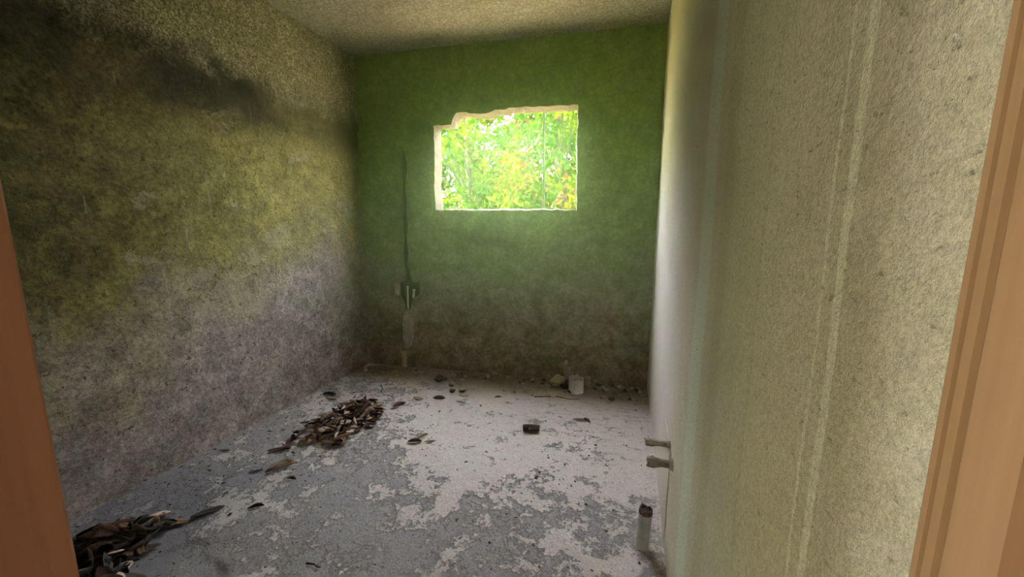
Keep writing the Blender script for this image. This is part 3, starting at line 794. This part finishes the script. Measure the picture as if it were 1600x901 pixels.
# ------------------------------------------------------------------ floor grit
def grit(name, n, mat, where, size, label):
    vs, fs = [], []
    for i in range(n):
        x, y = where(); s = rnd.uniform(*size) * (1 if rnd.random() < .85 else 1.7)
        a = rnd.random() * 6; k = len(vs)
        z = f_floor(Vector((x, y, 0)))
        ex, ey, ez = s * rnd.uniform(.6, 1.6), s * rnd.uniform(.4, .8), s * rnd.uniform(.3, .7)
        for (px, py, pz) in ((1, 0, 0), (-.5, .8, 0), (-.6, -.7, 0), (0.1, 0.1, 1), (0.3, -.6, .7)):
            X, Y = px * ex, py * ey
            vs.append(Vector((x + X * math.cos(a) - Y * math.sin(a), y + X * math.sin(a) + Y * math.cos(a), z - .0015 + pz * ez)))
        for f in ((0, 1, 3), (1, 2, 3), (2, 4, 3), (4, 0, 3), (2, 0, 4)): fs.append(tuple(k + q for q in f))
    return mesh_obj(name, vs, fs, mat, kind='stuff', label=label, category='grit')
def w_all():
    return rnd.uniform(XL + .02, XR - .01), 0.5 + 2.75 * rnd.random()
def w_left():
    return -2.38 + abs(rnd.gauss(0, 0.45)), rnd.uniform(0.8, 2.6)
def w_back():
    u = rnd.uniform(0.02, WB - .02); p = BL + EU * u + EN * (0.02 + abs(rnd.gauss(0, .16))); return p.x, p.y
def w_right():
    return XR - 0.01 - abs(rnd.gauss(0, .03)), rnd.uniform(1.2, 3.2)
k = [0]
def w_dark():
    k[0] += 1
    return (w_all, w_left, w_back)[k[0] % 3]()
def w_pale():
    k[0] += 1
    return (w_all, w_right, w_back, w_right)[k[0] % 4]()
grit('dark_grit', 2600, 'grit', w_dark, (0.003, 0.011), 'dark crumbs and leaf specks scattered over the cement floor')
grit('pale_grit', 1600, 'grit_pale', w_pale, (0.003, 0.009), 'pale crumbs of mortar scattered over the floor and along the walls')

# ------------------------------------------------------------------ trees outside
def leaf_poly(c, d, n, L, W, vs, fs):
    """A pointed folded leaf, eight triangles."""
    s = d.cross(n).normalized(); k = len(vs)
    for (t, w, h) in ((0, 0, 0), (.28, .5, .10), (.62, .42, .10), (1, 0, -.06)):
        p = c + d * (L * t) + n * (h * W * .0)
        if w == 0: vs.append(p - n * (0.10 * L * t * t))
        else:
            vs.append(p + s * (W * w) + n * (W * .16) - n * (0.10 * L * t * t)); vs.append(p - n * (0.10 * L * t * t)); vs.append(p - s * (W * w) + n * (W * .16) - n * (0.10 * L * t * t))
    a = k
    fs.extend([(a, a + 2, a + 1), (a, a + 3, a + 2), (a + 1, a + 2, a + 5, a + 4), (a + 2, a + 3, a + 6, a + 5), (a + 4, a + 5, a + 7), (a + 5, a + 6, a + 7)])
def unit(r):
    while True:
        v = Vector((r.uniform(-1, 1), r.uniform(-1, 1), r.uniform(-1, 1)))
        if 0.05 < v.length < 1: return v.normalized()
def tree(x, y, z0, z1, spread, n_clump, per, n_parts, label, seed, lean=0.0, size=1.0):
    r = random.Random(seed)
    t = empty('garden_tree', (x, y, -0.45), label=label, category='tree', group='trees outside the window')
    O = Vector((x, y, -0.45))
    def L(p): return p - O
    top = Vector((x + lean, y, z1))
    tr = [O + (top - O) * (i / 6) + Vector((0.08 * math.sin(i * 1.7 + seed), 0.06 * math.cos(i * 2.1 + seed), 0)) for i in range(7)]
    tr[0] = O
    tube('trunk', [L(p) for p in tr], [0.09, 0.075, 0.065, 0.055, 0.045, 0.03, 0.015], 'bark', t, 9)
    leaves = []
    for c in range(n_clump):
        a = r.random() * 2 * math.pi; q = math.sqrt(r.random()) * spread
        C = Vector((x + q * math.cos(a), y + q * math.sin(a) * .75, r.uniform(z0, z1)))
        h = min(1, max(0.05, (C.z - 0.35 + .45) / (z1 + .45)))
        k = h * 6 * 0.8; i = min(5, int(k)); st_ = tr[i].lerp(tr[i + 1], k - i)
        if c % 2 == 0:
            mid = st_.lerp(C, .5) + Vector((0, 0, .08))
            tube('branch', [L(st_), L(mid), L(C)], [0.022, 0.014, 0.005], 'bark', t, 5)
        u = r.random(); kind = 'fol_yellow' if u < .42 else ('fol_green' if u < .93 else 'fol_red')
        for l in range(per):
            p = C + unit(r) * (r.random() ** .5) * 0.30
            d = (p - C).normalized() * .7 + unit(r) * .7 + Vector((0, 0, -.25)); d.normalize()
            n = (unit(r) * .8 + Vector((0, -.35, .8))); n = (n - d * n.dot(d)).normalized()
            kk = kind if r.random() < .8 else ('fol_green', 'fol_yellow', 'fol_yellow', 'fol_red')[r.randrange(4)] if r.random() < .6 else kind
            leaves.append((p, d, n, r.uniform(.06, .12) * size, kk))
    leaves.sort(key=lambda e: (e[0] - CAM).length)
    for (p, d, n, Ls, kk) in leaves[:n_parts]:
        vs, fs = [], []
        leaf_poly(Vector(), d, n, Ls, Ls * .46, vs, fs)
        o = mesh_obj('leaf', vs, fs, kk, t); o.location = L(p)
    for kk in ('fol_green', 'fol_yellow', 'fol_red'):
        vs, fs = [], []
        for (p, d, n, Ls, q) in leaves[n_parts:]:
            if q == kk: leaf_poly(L(p), d, n, Ls, Ls * .46, vs, fs)
        if vs: mesh_obj('foliage', vs, fs, kk, t, kind='stuff')
tree(-2.45, 5.9, 0.6, 3.0, 1.05, 46, 85, 90, 'leafy tree filling the left half of the window view', 1)
tree(-0.95, 5.6, 0.5, 3.0, 0.95, 42, 85, 90, 'leafy tree filling the right half of the window view', 2)
for x, y, lab, sd in ((-5.6, 8.8, 'leafy tree at the far left end of the background row', 6), (-3.6, 9.4, 'leafy tree second from the left in the background row', 7), (-1.7, 9.2, 'leafy tree in the middle of the background row', 8),
                      (0.2, 9.0, 'leafy tree at the right end of the background row', 9)):
    tree(x, y, 0.2, 4.0, 1.35, 125, 55, 0, lab, sd, size=1.9)
tree(-4.2, 7.2, 0.3, 3.4, 1.5, 46, 55, 0, 'leafy tree showing at the left edge of the window', 3)
tree(-1.9, 8.0, 0.3, 3.6, 1.5, 46, 55, 0, 'leafy tree standing farther back, between the two nearest', 4)
tree(0.9, 7.0, 0.3, 3.3, 1.5, 46, 55, 0, 'leafy tree standing just past the right edge of the window', 5)

# ------------------------------------------------------------------ haze added to imitate the lens glow around the window
hz = bpy.data.materials.new('glow_haze'); hz.use_nodes = True
nt = hz.node_tree; nt.nodes.clear()
ou = nt.nodes.new('ShaderNodeOutputMaterial'); vsn = nt.nodes.new('ShaderNodeVolumeScatter')
vsn.inputs['Color'].default_value = (0.72, 1.0, 0.42, 1)  # green of the glow set as the scatter colour
vsn.inputs['Density'].default_value = HAZE
vsn.inputs['Anisotropy'].default_value = 0.88
nt.links.new(vsn.outputs[0], ou.inputs['Volume'])
hzo = prism('glow_haze', [(XL + .35, 1.3), (XR - .05, 1.3), (XR - .05, 3.33), (XL + .25, 3.19)], 0.85, ZC - 0.06, hz, kind='stuff', label='thin green-tinted haze added for the glow around the window', category='haze')
S.cycles.volume_bounces = 1
